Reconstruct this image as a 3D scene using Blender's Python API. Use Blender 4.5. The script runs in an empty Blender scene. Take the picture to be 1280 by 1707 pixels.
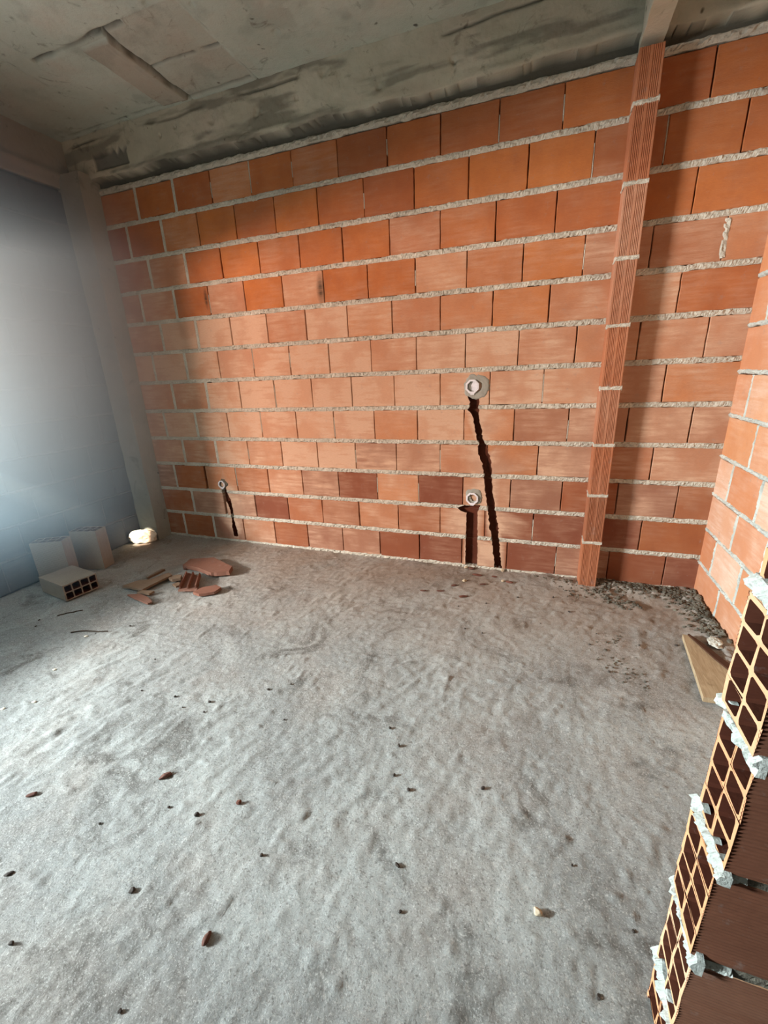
import bpy, bmesh, math, random
import numpy as np
from mathutils import Vector, Matrix

random.seed(11)
RNG = np.random.default_rng(7)
SC = bpy.context.scene
COL = SC.collection

# ------------------------------------------------------------------ noise
def _h(ix, iy, iz, s):
    n = (ix.astype(np.int64) * 374761393 + iy.astype(np.int64) * 668265263 + iz.astype(np.int64) * 2147483647 + s * 974711) & 0xffffffff
    n = ((n ^ (n >> 13)) * 1274126177) & 0xffffffff
    n = ((n ^ (n >> 16)) * 2246822519) & 0xffffffff
    n = n ^ (n >> 15)
    return (n & 0xffff) / 32767.5 - 1.0

def vn(x, y, z=None, s=0):
    x = np.asarray(x, float); y = np.asarray(y, float)
    z = np.zeros_like(x) if z is None else np.asarray(z, float)
    ix, iy, iz = np.floor(x), np.floor(y), np.floor(z)
    fx, fy, fz = x - ix, y - iy, z - iz
    fx, fy, fz = [f * f * (3 - 2 * f) for f in (fx, fy, fz)]
    r = 0
    for dx in (0, 1):
        for dy in (0, 1):
            for dz in (0, 1):
                w = (fx if dx else 1 - fx) * (fy if dy else 1 - fy) * (fz if dz else 1 - fz)
                r = r + w * _h(ix + dx, iy + dy, iz + dz, s)
    return r

def fbm(x, y, z=None, o=4, s=0):
    r = 0; a = 1; t = 0
    zz = None if z is None else np.asarray(z)
    for i in range(o):
        k = 2 ** i
        r = r + a * vn(np.asarray(x) * k, np.asarray(y) * k, None if zz is None else zz * k, s + i * 17)
        t += a; a *= .5
    return r / t

# ------------------------------------------------------------------ materials
MATS = {}
def srgb(r, g, b):
    return tuple((((c / 255) + .055) / 1.055) ** 2.4 if c > 10 else c / 255 / 12.92 for c in (r, g, b)) + (1,)

class NT:
    def __init__(s, name):
        m = bpy.data.materials.new(name); m.use_nodes = True
        s.m = m; s.t = m.node_tree; s.n = s.t.nodes; s.l = s.t.links
        s.b = s.n['Principled BSDF']; s.b.inputs['Roughness'].default_value = .9
        s.b.inputs['Specular IOR Level'].default_value = .2
        s.tc = s.n.new('ShaderNodeTexCoord')
    def lk(s, a, b): s.l.new(a, b)
    def coord(s, scale=(1, 1, 1), obj=True):
        mp = s.n.new('ShaderNodeMapping'); mp.inputs['Scale'].default_value = scale
        s.lk(s.tc.outputs['Object'], mp.inputs['Vector']); return mp.outputs[0]
    def noise(s, scale, detail=4, rough=.55, vec=None, dist=0):
        n = s.n.new('ShaderNodeTexNoise'); n.inputs['Scale'].default_value = scale
        n.inputs['Detail'].default_value = detail; n.inputs['Roughness'].default_value = rough
        n.inputs['Distortion'].default_value = dist
        s.lk(vec if vec is not None else s.tc.outputs['Object'], n.inputs['Vector']); return n.outputs['Fac']
    def ramp(s, f, a, b, ca=0.0, cb=1.0):
        r = s.n.new('ShaderNodeMapRange'); r.inputs['From Min'].default_value = a; r.inputs['From Max'].default_value = b
        r.inputs['To Min'].default_value = ca; r.inputs['To Max'].default_value = cb
        s.lk(f, r.inputs['Value']); return r.outputs[0]
    def mul(s, a, b, op='MULTIPLY'):
        m = s.n.new('ShaderNodeMath'); m.operation = op
        for i, v in enumerate((a, b)):
            if isinstance(v, (int, float)): m.inputs[i].default_value = v
            else: s.lk(v, m.inputs[i])
        return m.outputs[0]
    def mix(s, f, a, b, mode='MIX'):
        m = s.n.new('ShaderNodeMix'); m.data_type = 'RGBA'; m.blend_type = mode
        if isinstance(f, (int, float)): m.inputs[0].default_value = f
        else: s.lk(f, m.inputs[0])
        for i, v in ((6, a), (7, b)):
            if isinstance(v, tuple): m.inputs[i].default_value = v
            else: s.lk(v, m.inputs[i])
        return m.outputs[2]
    def bump(s, h, strength, dist, prev=None):
        b = s.n.new('ShaderNodeBump'); b.inputs['Strength'].default_value = strength; b.inputs['Distance'].default_value = dist
        s.lk(h, b.inputs['Height'])
        if prev is not None: s.lk(prev, b.inputs['Normal'])
        return b.outputs[0]
    def attr(s, name):
        a = s.n.new('ShaderNodeAttribute'); a.attribute_name = name; a.attribute_type = 'GEOMETRY'
        sp = s.n.new('ShaderNodeSeparateColor'); s.lk(a.outputs['Color'], sp.inputs[0]); return sp.outputs
    def done(s, col, nrm=None):
        if isinstance(col, tuple): s.b.inputs['Base Color'].default_value = col
        else: s.lk(col, s.b.inputs['Base Color'])
        if nrm is not None: s.lk(nrm, s.b.inputs['Normal'])
        MATS[s.m.name] = s.m; return s.m

def brick_mat(name, dark, mid, light, dust, dustamt=.6, grey=(.30, .27, .24, 1), along='x', stains=()):
    m = NT(name)
    a = m.attr('tint')                       # R hue, G dust, B value
    st = (2.6, 2.6, 22) if along != 'z' else (22, 22, 3)
    stn = m.noise(2.2, 5, .6, m.coord(st))
    big = m.noise(7, 4, .6)
    c = m.mix(a[0], mid, light)
    c = m.mix(m.ramp(a[2], .55, 1.0), c, dark)
    c = m.mix(m.ramp(big, .35, .7, 0, .35), c, dark)
    sm = m.mul(m.ramp(stn, .32, .80), m.ramp(m.noise(5, 3, .5), .38, .62))
    f = m.mul(m.mul(sm, dustamt), m.ramp(a[1], 0, 1, .25, 1.5))
    base = m.mul(m.ramp(a[1], 0.2, 1), dustamt * .76)
    f2 = m.n.new('ShaderNodeMath'); f2.operation = 'ADD'; f2.use_clamp = True
    m.lk(f, f2.inputs[0]); m.lk(base, f2.inputs[1])
    c = m.mix(f2.outputs[0], c, dust)
    c = m.mix(m.ramp(m.noise(24, 5, .7), .60, .74, 0, .4), c, grey)
    fine = m.noise(60, 4, .7, m.coord((1, 1, 5) if along != 'z' else (5, 5, 1)))
    c = m.mix(m.ramp(fine, .3, .8, 0, .25), c, dark)
    for (cx, cz, rx, rz) in stains:                    # soot smears on single bricks
        dv = m.n.new('ShaderNodeVectorMath'); dv.operation = 'SUBTRACT'; m.lk(m.tc.outputs['Object'], dv.inputs[0]); dv.inputs[1].default_value = (cx, 0, cz)
        ms = m.n.new('ShaderNodeVectorMath'); ms.operation = 'MULTIPLY'; m.lk(dv.outputs[0], ms.inputs[0]); ms.inputs[1].default_value = (1 / rx, .01, 1 / rz)
        ln = m.n.new('ShaderNodeVectorMath'); ln.operation = 'LENGTH'; m.lk(ms.outputs[0], ln.inputs[0])
        c = m.mix(m.mul(m.ramp(ln.outputs['Value'], 1.0, .2), m.ramp(stn, .25, .6, .3, 1)), c, srgb(60, 54, 44))
    n1 = m.bump(fine, .35, .003)
    n2 = m.bump(stn, .25, .004, n1)
    return m.done(c, n2)

brick_mat('brick_terracotta', srgb(126, 76, 56), srgb(174, 104, 62), srgb(194, 122, 66), srgb(208, 176, 148), .92, stains=((.895, 1.835, .035, .10), (-.015, 1.86, .02, .08)))
brick_mat('brick_pale', srgb(176, 112, 76), srgb(202, 138, 96), srgb(214, 158, 112), srgb(226, 202, 180), .95)
brick_mat('brick_side_shaded', srgb(84, 52, 38), srgb(116, 74, 54), srgb(128, 86, 64), srgb(140, 106, 86), .4)  # shade on the stub's camera-side face, put into a darker brick colour
brick_mat('brick_end_lit', srgb(186, 120, 82), srgb(216, 156, 110), srgb(228, 176, 128), srgb(234, 206, 176), .5)  # same bricks' window-side end, its brightness put into a paler colour
brick_mat('brick_scored', srgb(122, 74, 50), srgb(166, 106, 74), srgb(184, 122, 86), srgb(192, 156, 130), .7, along='z')
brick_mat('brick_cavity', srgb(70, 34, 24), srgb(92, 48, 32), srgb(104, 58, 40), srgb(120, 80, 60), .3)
brick_mat('brick_dusty_hazed', srgb(82, 82, 87), srgb(91, 91, 97), srgb(99, 99, 103), srgb(116, 118, 121), .5)  # dusty left wall bricks, with the bluish glare put into their colour
brick_mat('brick_old', srgb(112, 98, 88), srgb(152, 138, 122), srgb(166, 152, 134), srgb(180, 170, 152), .5)

def mortar_mat(name, a_, b_, d_, bscale=90, bdist=.006):
    m = NT(name)
    c = m.mix(m.ramp(m.noise(9, 4), .35, .65), a_, b_)
    c = m.mix(m.ramp(m.noise(110, 3, .7), .56, .72, 0, .7), c, d_)
    n = m.bump(m.noise(bscale, 5, .7), .7, bdist)
    return m.done(c, n)
mortar_mat('mortar_grey', srgb(180, 180, 166), srgb(204, 203, 188), srgb(104, 98, 84))
mortar_mat('mortar_white', srgb(180, 190, 182), srgb(204, 210, 200), srgb(112, 112, 102))
mortar_mat('mortar_dull', srgb(112, 110, 112), srgb(122, 120, 122), srgb(96, 94, 96))
mortar_mat('rubble_grey', srgb(84, 82, 72), srgb(120, 116, 102), srgb(46, 44, 40), 60, .01)
mortar_mat('plaster_white', srgb(236, 230, 208), srgb(246, 240, 222), srgb(176, 160, 120), 40, .01)

def concrete_mat(name, a_, b_, c_, stain, spots, masked=False):
    m = NT(name)
    c = m.mix(m.ramp(m.noise(1.6, 5, .6, dist=.6), .35, .65), a_, b_)
    c = m.mix(m.ramp(m.noise(4.5, 6, .65), .5, .72, 0, .6), c, c_)
    c = m.mix(m.ramp(m.noise(7.5, 5, .7, dist=1.2), .60, .72, 0, .65), c, stain)
    c = m.mix(m.ramp(m.noise(13, 2, .5), .73, .77, 0, .85), c, spots)
    if masked:
        a = m.attr('tint')
        c = m.mix(m.mul(a[1], .55), c, srgb(158, 146, 130))
        c = m.mix(m.mul(a[2], .75), c, srgb(92, 97, 96))
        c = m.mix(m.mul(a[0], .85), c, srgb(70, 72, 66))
    n = m.bump(m.noise(55, 6, .7), .4, .006)
    n = m.bump(m.noise(9, 5, .6), .5, .02, n)
    return m.done(c, n)
concrete_mat('concrete_ceiling', srgb(168, 184, 174), srgb(186, 200, 190), srgb(182, 182, 170), srgb(88, 86, 76), srgb(56, 54, 46), True)
concrete_mat('concrete_beam', srgb(176, 178, 160), srgb(200, 200, 180), srgb(210, 206, 190), srgb(84, 82, 70), srgb(60, 58, 48), True)
concrete_mat('concrete_column', srgb(146, 148, 138), srgb(164, 166, 156), srgb(172, 172, 162), srgb(108, 106, 98), srgb(86, 84, 78))
concrete_mat('concrete_dark', srgb(96, 100, 98), srgb(108, 112, 110), srgb(124, 124, 118), srgb(60, 62, 62), srgb(50, 50, 48))
concrete_mat('seam_dark', srgb(72, 74, 68), srgb(88, 88, 80), srgb(110, 108, 98), srgb(60, 60, 54), srgb(48, 48, 44))
concrete_mat('board_imprint', srgb(156, 150, 136), srgb(170, 164, 150), srgb(176, 172, 160), srgb(96, 92, 80), srgb(70, 64, 54))

def floor_mat():
    m = NT('concrete_floor')
    c = m.mix(m.ramp(m.noise(1.3, 6, .6, dist=.5), .38, .62), srgb(144, 146, 141), srgb(170, 174, 168))
    c = m.mix(m.ramp(m.noise(2.6, 5, .6), .48, .66, 0, .35), c, srgb(156, 142, 128))
    c = m.mix(m.ramp(m.noise(3.4, 7, .7, dist=1.0), .54, .66, 0, .85), c, srgb(100, 98, 91))
    c = m.mix(m.ramp(m.noise(1.9, 5, .65, dist=1.5), .55, .68, 0, .55), c, srgb(184, 188, 182))
    c = m.mix(m.ramp(m.noise(26, 5, .7), .60, .75, 0, .5), c, srgb(98, 94, 88))
    c = m.mix(m.ramp(m.noise(70, 4, .7), .56, .74, 0, .6), c, srgb(206, 204, 194))
    c = m.mix(m.ramp(m.noise(120, 3, .75), .52, .70, 0, .75), c, srgb(102, 100, 94))
    c = m.mix(m.ramp(m.noise(210, 2, .7), .55, .70, 0, .6), c, srgb(214, 214, 206))
    # browner tone towards the back wall
    pos = m.n.new('ShaderNodeSeparateXYZ'); m.lk(m.tc.outputs['Object'], pos.inputs[0])
    dd = m.mul(m.ramp(pos.outputs[1], -1.15, -.25), m.ramp(m.noise(2.1, 4, .6), .36, .6, .35, 1))
    c = m.mix(m.mul(dd, .55), c, srgb(146, 122, 100))
    n = m.bump(m.noise(170, 3, .7), .35, .005)
    n = m.bump(m.noise(48, 8, .8, m.coord((1, 1, 1))), .55, .012, n)
    return m.done(c, n)
floor_mat()

def simple(name, col, rough=.6, bump=None, spec=.3):
    m = NT(name); m.b.inputs['Roughness'].default_value = rough; m.b.inputs['Specular IOR Level'].default_value = spec
    n = m.noise(30, 4, .6)
    d = tuple(c * .75 for c in col[:3]) + (1,)
    c = m.mix(m.ramp(n, .35, .7), col, d)
    return m.done(c, m.bump(n, bump or .15, .003))
simple('pvc_white', srgb(232, 236, 240), .4)
simple('pvc_inner', srgb(176, 186, 194), .5)
simple('chip_red', srgb(112, 72, 58), .9, .5)
simple('chip_brown', srgb(104, 72, 60), .9, .5)
simple('stone_dark', srgb(74, 68, 62), .9, .6)
simple('chip_pale', srgb(206, 190, 160), .9, .5)
simple('straw', srgb(74, 62, 50), .9)
simple('wood_dark', srgb(74, 46, 28), .8)
def wood():
    m = NT('wood_board')
    g = m.noise(6, 5, .6, m.coord((14, 1.5, 4)), 1.5)
    c = m.mix(m.ramp(g, .35, .65), srgb(182, 164, 132), srgb(156, 136, 104))
    c = m.mix(m.ramp(m.noise(9, 4, .6), .6, .7, 0, .6), c, srgb(110, 88, 58))
    return m.done(c, m.bump(g, .3, .003))
wood()

# ------------------------------------------------------------------ mesh helpers
def link(o, parent=None):
    COL.objects.link(o)
    if parent is not None: o.parent = parent
    return o

def mk(name, verts, faces, mats, parent=None, midx=None, tint=None, smooth=False, struct=False, loc=None):
    me = bpy.data.meshes.new(name)
    verts = np.asarray(verts, float)
    me.from_pydata(verts.tolist(), [], [tuple(int(i) for i in f) for f in faces])
    for mm in ([mats] if isinstance(mats, str) else mats): me.materials.append(MATS[mm])
    if midx is not None: me.polygons.foreach_set('material_index', np.asarray(midx, np.int32))
    if tint is not None:
        ca = me.color_attributes.new('tint', 'FLOAT_COLOR', 'POINT')
        ca.data.foreach_set('color', np.asarray(tint, np.float32).ravel())
    if smooth: me.polygons.foreach_set('use_smooth', np.ones(len(me.polygons), bool))
    me.update(); me.validate()
    o = bpy.data.objects.new(name, me)
    if loc is not None: o.location = loc
    link(o, parent)
    if struct: o['kind'] = 'structure'
    return o

class Acc:
    """collects verts/faces/material index/tint of one mesh"""
    def __init__(s): s.v = []; s.f = []; s.m = []; s.t = []; s.n = 0
    def add(s, verts, faces, mi=0, tint=(.5, .5, .3, 1)):
        verts = np.asarray(verts, float)
        s.v.append(verts); s.f += [tuple(int(i) + s.n for i in f) for f in faces]
        s.m += [mi] * len(faces) if isinstance(mi, int) else list(mi)
        s.t.append(np.tile(np.array(tint, float), (len(verts), 1))); s.n += len(verts)
    def build(s, name, mats, parent=None, **k):
        return mk(name, np.concatenate(s.v), s.f, mats, parent, s.m, np.concatenate(s.t), **k)

def frame_map(o, u, v, w):
    o, u, v, w = [np.array(t, float) for t in (o, u, v, w)]
    return lambda P: o + P[:, :1] * u + P[:, 1:2] * v + P[:, 2:3] * w

def rtint(dust=.5, val=.3):
    return (random.random(), min(1, max(0, dust + random.uniform(-.35, .35))), min(1, max(0, val + random.uniform(-.3, .45))), 1)

def brick_face(acc, M, u0, u1, v0, v1, d=.04, bev=.003, mi=0, tint=None, jit=.0012, out=0.0):
    n = 5
    per = []
    for i in range(n): per.append((u0 + (u1 - u0) * i / n, v0))
    for i in range(n): per.append((u1, v0 + (v1 - v0) * i / n))
    for i in range(n): per.append((u1 - (u1 - u0) * i / n, v1))
    for i in range(n): per.append((u0, v1 - (v1 - v0) * i / n))
    per = np.array(per); N = len(per)
    per = per + RNG.uniform(-jit, jit, per.shape)
    c = np.array([(u0 + u1) / 2, (v0 + v1) / 2]); h = np.array([(u1 - u0) / 2, (v1 - v0) / 2])
    ins = c + (per - c) * (1 - bev / h)
    tl = RNG.uniform(-.003, .003, 2)
    w = out + (ins - c) @ tl
    V = np.concatenate([np.c_[per, np.full(N, -d)], np.c_[per, out - bev + (per - c) @ tl], np.c_[ins, w]])
    F = [tuple(range(N - 1, -1, -1))]
    for k in (0, N):
        for i in range(N):
            j = (i + 1) % N; F.append((k + i, k + j, k + N + j, k + N + i))
    F.append(tuple(2 * N + i for i in range(N)))
    acc.add(M(V), F, mi, tint or rtint())

def rough_strip(acc, M, a, b, th, w0=-.02, prot=.003, amp=.003, step=.008, mi=0, seed=0, rough=.5):
    """mortar ribbon from a to b (u,v), th wide, bulging out along w"""
    a = np.array(a, float); b = np.array(b, float); L = np.linalg.norm(b - a); d = (b - a) / L; nrm = np.array([-d[1], d[0]])
    nu = max(2, int(L / step)); t = np.linspace(0, L, nu)
    s = np.array([-1, -.97, -.55, 0, .55, .97, 1]); prof = np.array([None, 0, .8, 1, .8, 0, None])
    V = []
    for j, sj in enumerate(s):
        base = a[None] + t[:, None] * d[None]
        e = vn(t * 22, np.full(nu, 3.1 * j), s=seed) * amp * .9 + vn(t * 70, np.full(nu, 5.7 * j), s=seed + 5) * amp * rough
        if j in (0, 1): e = vn(t * 22, np.full(nu, .3), s=seed) * amp + vn(t * 75, np.full(nu, .3), s=seed + 9) * amp * rough
        if j in (5, 6): e = vn(t * 22, np.full(nu, 9.3), s=seed) * amp + vn(t * 75, np.full(nu, 9.3), s=seed + 9) * amp * rough
        off = sj * th / 2 + (e if j in (0, 1, 5, 6) else 0)
        if prof[j] is None: w = np.full(nu, w0)
        else: w = -.002 + (prot + .002) * prof[j] + (vn(t * 60, np.full(nu, 7.7 * j), s=seed + 2) + .6 * vn(t * 130, np.full(nu, 2.7 * j), s=seed + 3) + rough * .7 * vn(t * 300, np.full(nu, 1.7 * j), s=seed + 4)) * amp * (1 if 1 < j < 5 else .3)
        P = base + nrm[None] * np.asarray(off).reshape(-1, 1)
        V.append(np.c_[P, w])
    V = np.concatenate(V); K = len(s); F = []
    for j in range(K - 1):
        for i in range(nu - 1):
            F.append((j * nu + i, j * nu + i + 1, (j + 1) * nu + i + 1, (j + 1) * nu + i))
    F.append(tuple(j * nu for j in range(K))); F.append(tuple(j * nu + nu - 1 for j in range(K - 1, -1, -1)))
    for i in range(nu - 1): F.append((i + 1, i, (K - 1) * nu + i, (K - 1) * nu + i + 1))
    acc.add(M(V), F, mi)

def heightfield(name, M, u0, u1, v0, v1, step, fn, mats, mask=None, thick=.06, flip=False, **k):
    nu = int(round((u1 - u0) / step)) + 1; nv = int(round((v1 - v0) / step)) + 1
    U, V = np.meshgrid(np.linspace(u0, u1, nu), np.linspace(v0, v1, nv))
    H = fn(U, V)
    P = M(np.c_[U.ravel(), V.ravel(), H.ravel()])
    idx = np.arange(nu * nv).reshape(nv, nu)
    q = np.stack([idx[:-1, :-1], idx[:-1, 1:], idx[1:, 1:], idx[1:, :-1]], -1).reshape(-1, 4)
    tint = None
    if mask is not None:
        mk_ = mask(U, V); tint = np.zeros((nu * nv + 4, 4)); tint[:, 3] = 1
        for c_ in range(3): tint[:nu * nv, c_] = mk_[c_].ravel()
    # skirt + back so that the surface has thickness
    B = M(np.array([[u0, v0, -thick], [u1, v0, -thick], [u1, v1, -thick], [u0, v1, -thick]]))
    n0 = len(P); P = np.concatenate([P, B])
    F = q.tolist()
    e = [idx[0, :].tolist(), idx[:, -1].tolist(), idx[-1, ::-1].tolist(), idx[::-1, 0].tolist()]
    for s in range(4): F.append([n0 + s] + [n0 + (s + 1) % 4] + e[s][::-1])
    F.append([n0 + 3, n0 + 2, n0 + 1, n0])
    if flip: F = [f[::-1] for f in F]
    o = mk(name, P, F, mats, tint=tint, smooth=True, **k)
    sm = np.ones(len(o.data.polygons), bool); sm[-5:] = False
    o.data.polygons.foreach_set('use_smooth', sm)
    return o

def rough_box(name, lo, hi, step=.03, amp=.004, mat='concrete_beam', parent=None, freq=9, seed=0, bev=.0, struct=True, rot=None):
    lo = np.array(lo, float); hi = np.array(hi, float); n = np.maximum(1, np.ceil((hi - lo) / step).astype(int))
    bm = bmesh.new(); key = {}
    def vert(i, j, k):
        if (i, j, k) not in key:
            key[(i, j, k)] = bm.verts.new(lo + (hi - lo) * np.array([i, j, k]) / n)
        return key[(i, j, k)]
    for ax in range(3):
        a, b = (ax + 1) % 3, (ax + 2) % 3
        for side in (0, n[ax]):
            for i in range(n[a]):
                for j in range(n[b]):
                    q = []
                    for di, dj in ((0, 0), (1, 0), (1, 1), (0, 1)):
                        c = [0, 0, 0]; c[ax] = side; c[a] = i + di; c[b] = j + dj; q.append(vert(*c))
                    if side == 0: q.reverse()
                    bm.faces.new(q)
    bm.verts.index_update()
    P = np.array([v.co[:] for v in bm.verts])
    for ax in range(3):
        D = fbm(P[:, 0] * freq, P[:, 1] * freq, P[:, 2] * freq, 3, seed + ax * 31) * amp
        for v, d in zip(bm.verts, D): v.co[ax] += d
    me = bpy.data.meshes.new(name); bm.to_mesh(me); bm.free(); me.materials.append(MATS[mat])
    o = bpy.data.objects.new(name, me); link(o, parent)
    if struct: o['kind'] = 'structure'
    return o

def tag(o, label, cat, group=None, kind=None):
    o['label'] = label; o['category'] = cat
    if group: o['group'] = group
    if kind: o['kind'] = kind
    return o

def boolean(o, cutters):
    for c in cutters:
        md = o.modifiers.new('cut', 'BOOLEAN'); md.operation = 'DIFFERENCE'; md.solver = 'EXACT'; md.object = c
    bpy.context.view_layer.update()
    dg = bpy.context.evaluated_depsgraph_get()
    me = bpy.data.meshes.new_from_object(o.evaluated_get(dg))
    o.modifiers.clear(); old = o.data; o.data = me; bpy.data.meshes.remove(old)

# ------------------------------------------------------------------ measures of the room (metres)
XL, XR, ZB, ZC = -1.0, 3.20, 2.62, 2.91          # left wall, alcove wall, beam soffit, ceiling
ZJ = [2.393, 2.170, 1.954, 1.740, 1.525, 1.3065, 1.086, .867, .654, .4346, .2205, 0.0]
X_NEAR = 4.2                                     # room side behind the camera
Y_END = -4.4
Y_JF, Y_JN = -2.02, -2.135                       # the brick stub by the camera
X_J = 2.58
DY0, DY1, DZT, DZB = -1.30, -3.55, 2.02, .62               # opening in the left wall

# ------------------------------------------------------------------ back wall
Mb = frame_map((0, 0, 0), (1, 0, 0), (0, 0, 1), (0, -1, 0))
bw = Acc(); mo = Acc(); mv = Acc()
DUST_LIGHT = {1: .05, 2: .08, 3: .2, 4: .35, 5: .85, 6: .95, 7: .95, 8: .9, 9: .8, 10: .5, 11: .3, 12: .22}  # dust by row, with the brighter middle band of light put in
ROW_SHADE = {1: .32, 2: .28, 3: .25, 8: .4, 9: .55, 10: .75, 11: .95, 12: 1.0}  # lower rows darker: light fading towards the floor, put into brick value
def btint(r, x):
    t = rtint(DUST_LIGHT[r] * (1 - .45 * min(1, max(0, (x - 1.2) / 1.2))), ROW_SHADE.get(r, .25) + .12 * min(1, max(0, (x - 1.8) / 1.2)))  # right-hand bricks toned down, dimmer light put into their tint
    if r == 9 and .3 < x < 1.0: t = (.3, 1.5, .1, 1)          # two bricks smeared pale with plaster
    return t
for r in range(1, 13):
    z1 = (ZJ[r - 2] - .0135) if r > 1 else 2.59
    z0 = ZJ[r - 1] + .0135
    if r % 2: vs = [-.92, -.48, -.145] + [.16 + .3025 * k for k in range(12)]
    else: vs = [-.92, -.62, -.30] + [.01 + .3025 * k for k in range(12)]
    vs = [x for x in vs if x < XR - .02] + [XR + .03]
    for i in range(len(vs) - 1):
        ga = .010 if 0 < i <= 2 else .0018 + random.random() * .0016
        gb = .010 if i + 1 <= 2 else .0018 + random.random() * .0016
        if i == 2: gb = .004
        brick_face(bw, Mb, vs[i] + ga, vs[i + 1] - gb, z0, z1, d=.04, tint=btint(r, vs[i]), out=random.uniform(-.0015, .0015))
    for i in (1, 2):
        if i == 2 and r in (10, 11): continue
        rough_strip(mv, Mb, (vs[i], z0 - .006), (vs[i], z1 + .006), .028, w0=-.03, prot=.002, amp=.0022, seed=r * 7 + i)
    for i in range(3, len(vs) - 1):
        if (1.7 < vs[i] < 2.14 and r > 6) or (vs[i] < 0 and r > 9): continue
        if random.random() < .22 or (r < 3 and random.random() < .4):
            a = random.uniform(0, .3); b = random.uniform(.6, 1)
            rough_strip(mv, Mb, (vs[i], z0 + (z1 - z0) * a), (vs[i], z0 + (z1 - z0) * b), .006, w0=-.03, prot=.0005, amp=.0012, seed=r * 7 + i)
rough_strip(mv, Mb, (3.037, 1.765), (3.035, 1.93), .032, w0=-.03, prot=.004, amp=.004, seed=881)
for j, z in enumerate(ZJ[:-1]):
    rough_strip(mo, Mb, (-.92, z), (XR, z), .030, w0=-.035, prot=.003, amp=.0036, step=.005, seed=200 + j * 13, rough=.9)
rough_strip(mo, Mb, (-.92, 0.004), (XR, 0.004), .03, w0=-.035, prot=.006, amp=.006, step=.01, seed=555)
rough_strip(mo, Mb, (-.92, 2.612), (XR, 2.612), .036, w0=-.035, prot=.006, amp=.005, step=.01, seed=577)

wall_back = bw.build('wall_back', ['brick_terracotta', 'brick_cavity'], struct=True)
mortar_back = mo.build('mortar', ['mortar_grey'], wall_back, struct=True)
mv.build('mortar', ['mortar_grey'], wall_back, struct=True)

# chases chiselled into the bricks
def jag(pts, amp, step=.012, seed=0):
    out = []; pts = [np.array(p) for p in pts]; n = len(pts)
    for i in range(n):
        a, b = pts[i], pts[(i + 1) % n]; L = np.linalg.norm(b - a); k = max(1, int(L / step))
        for t in range(k):
            p = a + (b - a) * t / k
            out.append(p + RNG.uniform(-amp, amp, 2) * (1.6 if RNG.random() < .2 else 1))
    return out
def prism(name, poly, w0, w1):
    n = len(poly); P = np.array([[p[0], -w0, p[1]] for p in poly] + [[p[0], -w1, p[1]] for p in poly])
    F = [list(range(n - 1, -1, -1)), list(range(n, 2 * n))] + [[i, (i + 1) % n, n + (i + 1) % n, n + i] for i in range(n)]
    me = bpy.data.meshes.new(name); me.from_pydata(P.tolist(), [], F)
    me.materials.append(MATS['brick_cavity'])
    bm = bmesh.new(); bm.from_mesh(me); bmesh.ops.recalc_face_normals(bm, faces=bm.faces); bm.to_mesh(me); bm.free()
    o = bpy.data.objects.new(name, me); COL.objects.link(o); return o
ch_tall = [(1.838, 1.175), (1.905, 1.175), (1.915, 1.115), (1.910, 1.045), (1.932, .96), (1.953, .878), (1.985, .80), (2.003, .745), (2.008, .65), (2.016, .55), (2.040, .42), (2.064, .30), (2.094, .015), (2.052, .015), (2.030, .17), (2.008, .30), (1.985, .45), (1.960, .62), (1.945, .74), (1.915, .79), (1.918, .86), (1.893, .95), (1.876, 1.03), (1.848, 1.07), (1.856, 1.12)]
ch_low = [(1.785, .430), (1.825, .445), (1.945, .455), (1.925, .405), (1.930, .20), (1.934, .012), (1.850, .012), (1.850, .20), (1.852, .395), (1.812, .405)]
ch_left = [(-.160, .475), (-.112, .475), (-.104, .42), (-.078, .37), (-.072, .27), (-.080, .19), (-.062, .10), (-.064, .045), (-.106, .045), (-.110, .12), (-.100, .20), (-.104, .30), (-.122, .345), (-.145, .345), (-.152, .40)]
cut = []
for i, (p, a) in enumerate(((ch_tall, .0045), (ch_low, .002), (ch_left, .0025))):
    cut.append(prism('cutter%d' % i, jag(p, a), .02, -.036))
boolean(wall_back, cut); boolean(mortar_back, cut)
for c in cut:
    me = c.data; bpy.data.objects.remove(c); bpy.data.meshes.remove(me)
# solid body of the wall behind the faces (also the back of the chases)
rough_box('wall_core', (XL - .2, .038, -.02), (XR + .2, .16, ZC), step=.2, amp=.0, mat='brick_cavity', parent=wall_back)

# ------------------------------------------------------------------ left wall, with the opening
Ml = frame_map((XL, 0, 0), (0, -1, 0), (0, 0, 1), (1, 0, 0))
lw = Acc(); lm = Acc()
for r in range(1, 13):
    z1 = (ZJ[r - 2] - .009) if r > 1 else 2.60
    z0 = ZJ[r - 1] + .009
    off = 0 if r % 2 else .16
    us = [.10] + [u for u in np.arange(.10 + off + .02, -DY0 - .05, .3025) if u > .16] + [-DY0]
    for a, b in zip(us[:-1], us[1:]):
        brick_face(lw, Ml, a + .004, b - .004, z0, z1, d=.03, tint=rtint(.5, .3))
    for a in us[1:-1]: rough_strip(lm, Ml, (a, z0), (a, z1), .007, w0=-.02, prot=-.001, amp=.001, seed=r)
for j, z in enumerate(ZJ[:-1]): rough_strip(lm, Ml, (.10, z), (-DY0, z), .018, w0=-.03, prot=.002, amp=.002, seed=900 + j)
wall_left = lw.build('wall_left', ['brick_dusty_hazed'], struct=True)
lm.build('mortar', ['mortar_dull'], wall_left, struct=True)
rough_box('wall_core', (XL - .15, DY0, -.02), (XL - .022, 0.05, ZC), .1, .0, 'brick_dusty_hazed', wall_left)
rough_box('wall_core', (XL - .15, DY1, DZT), (XL, DY0, ZC), .2, .0, 'brick_dusty_hazed', wall_left)
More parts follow.
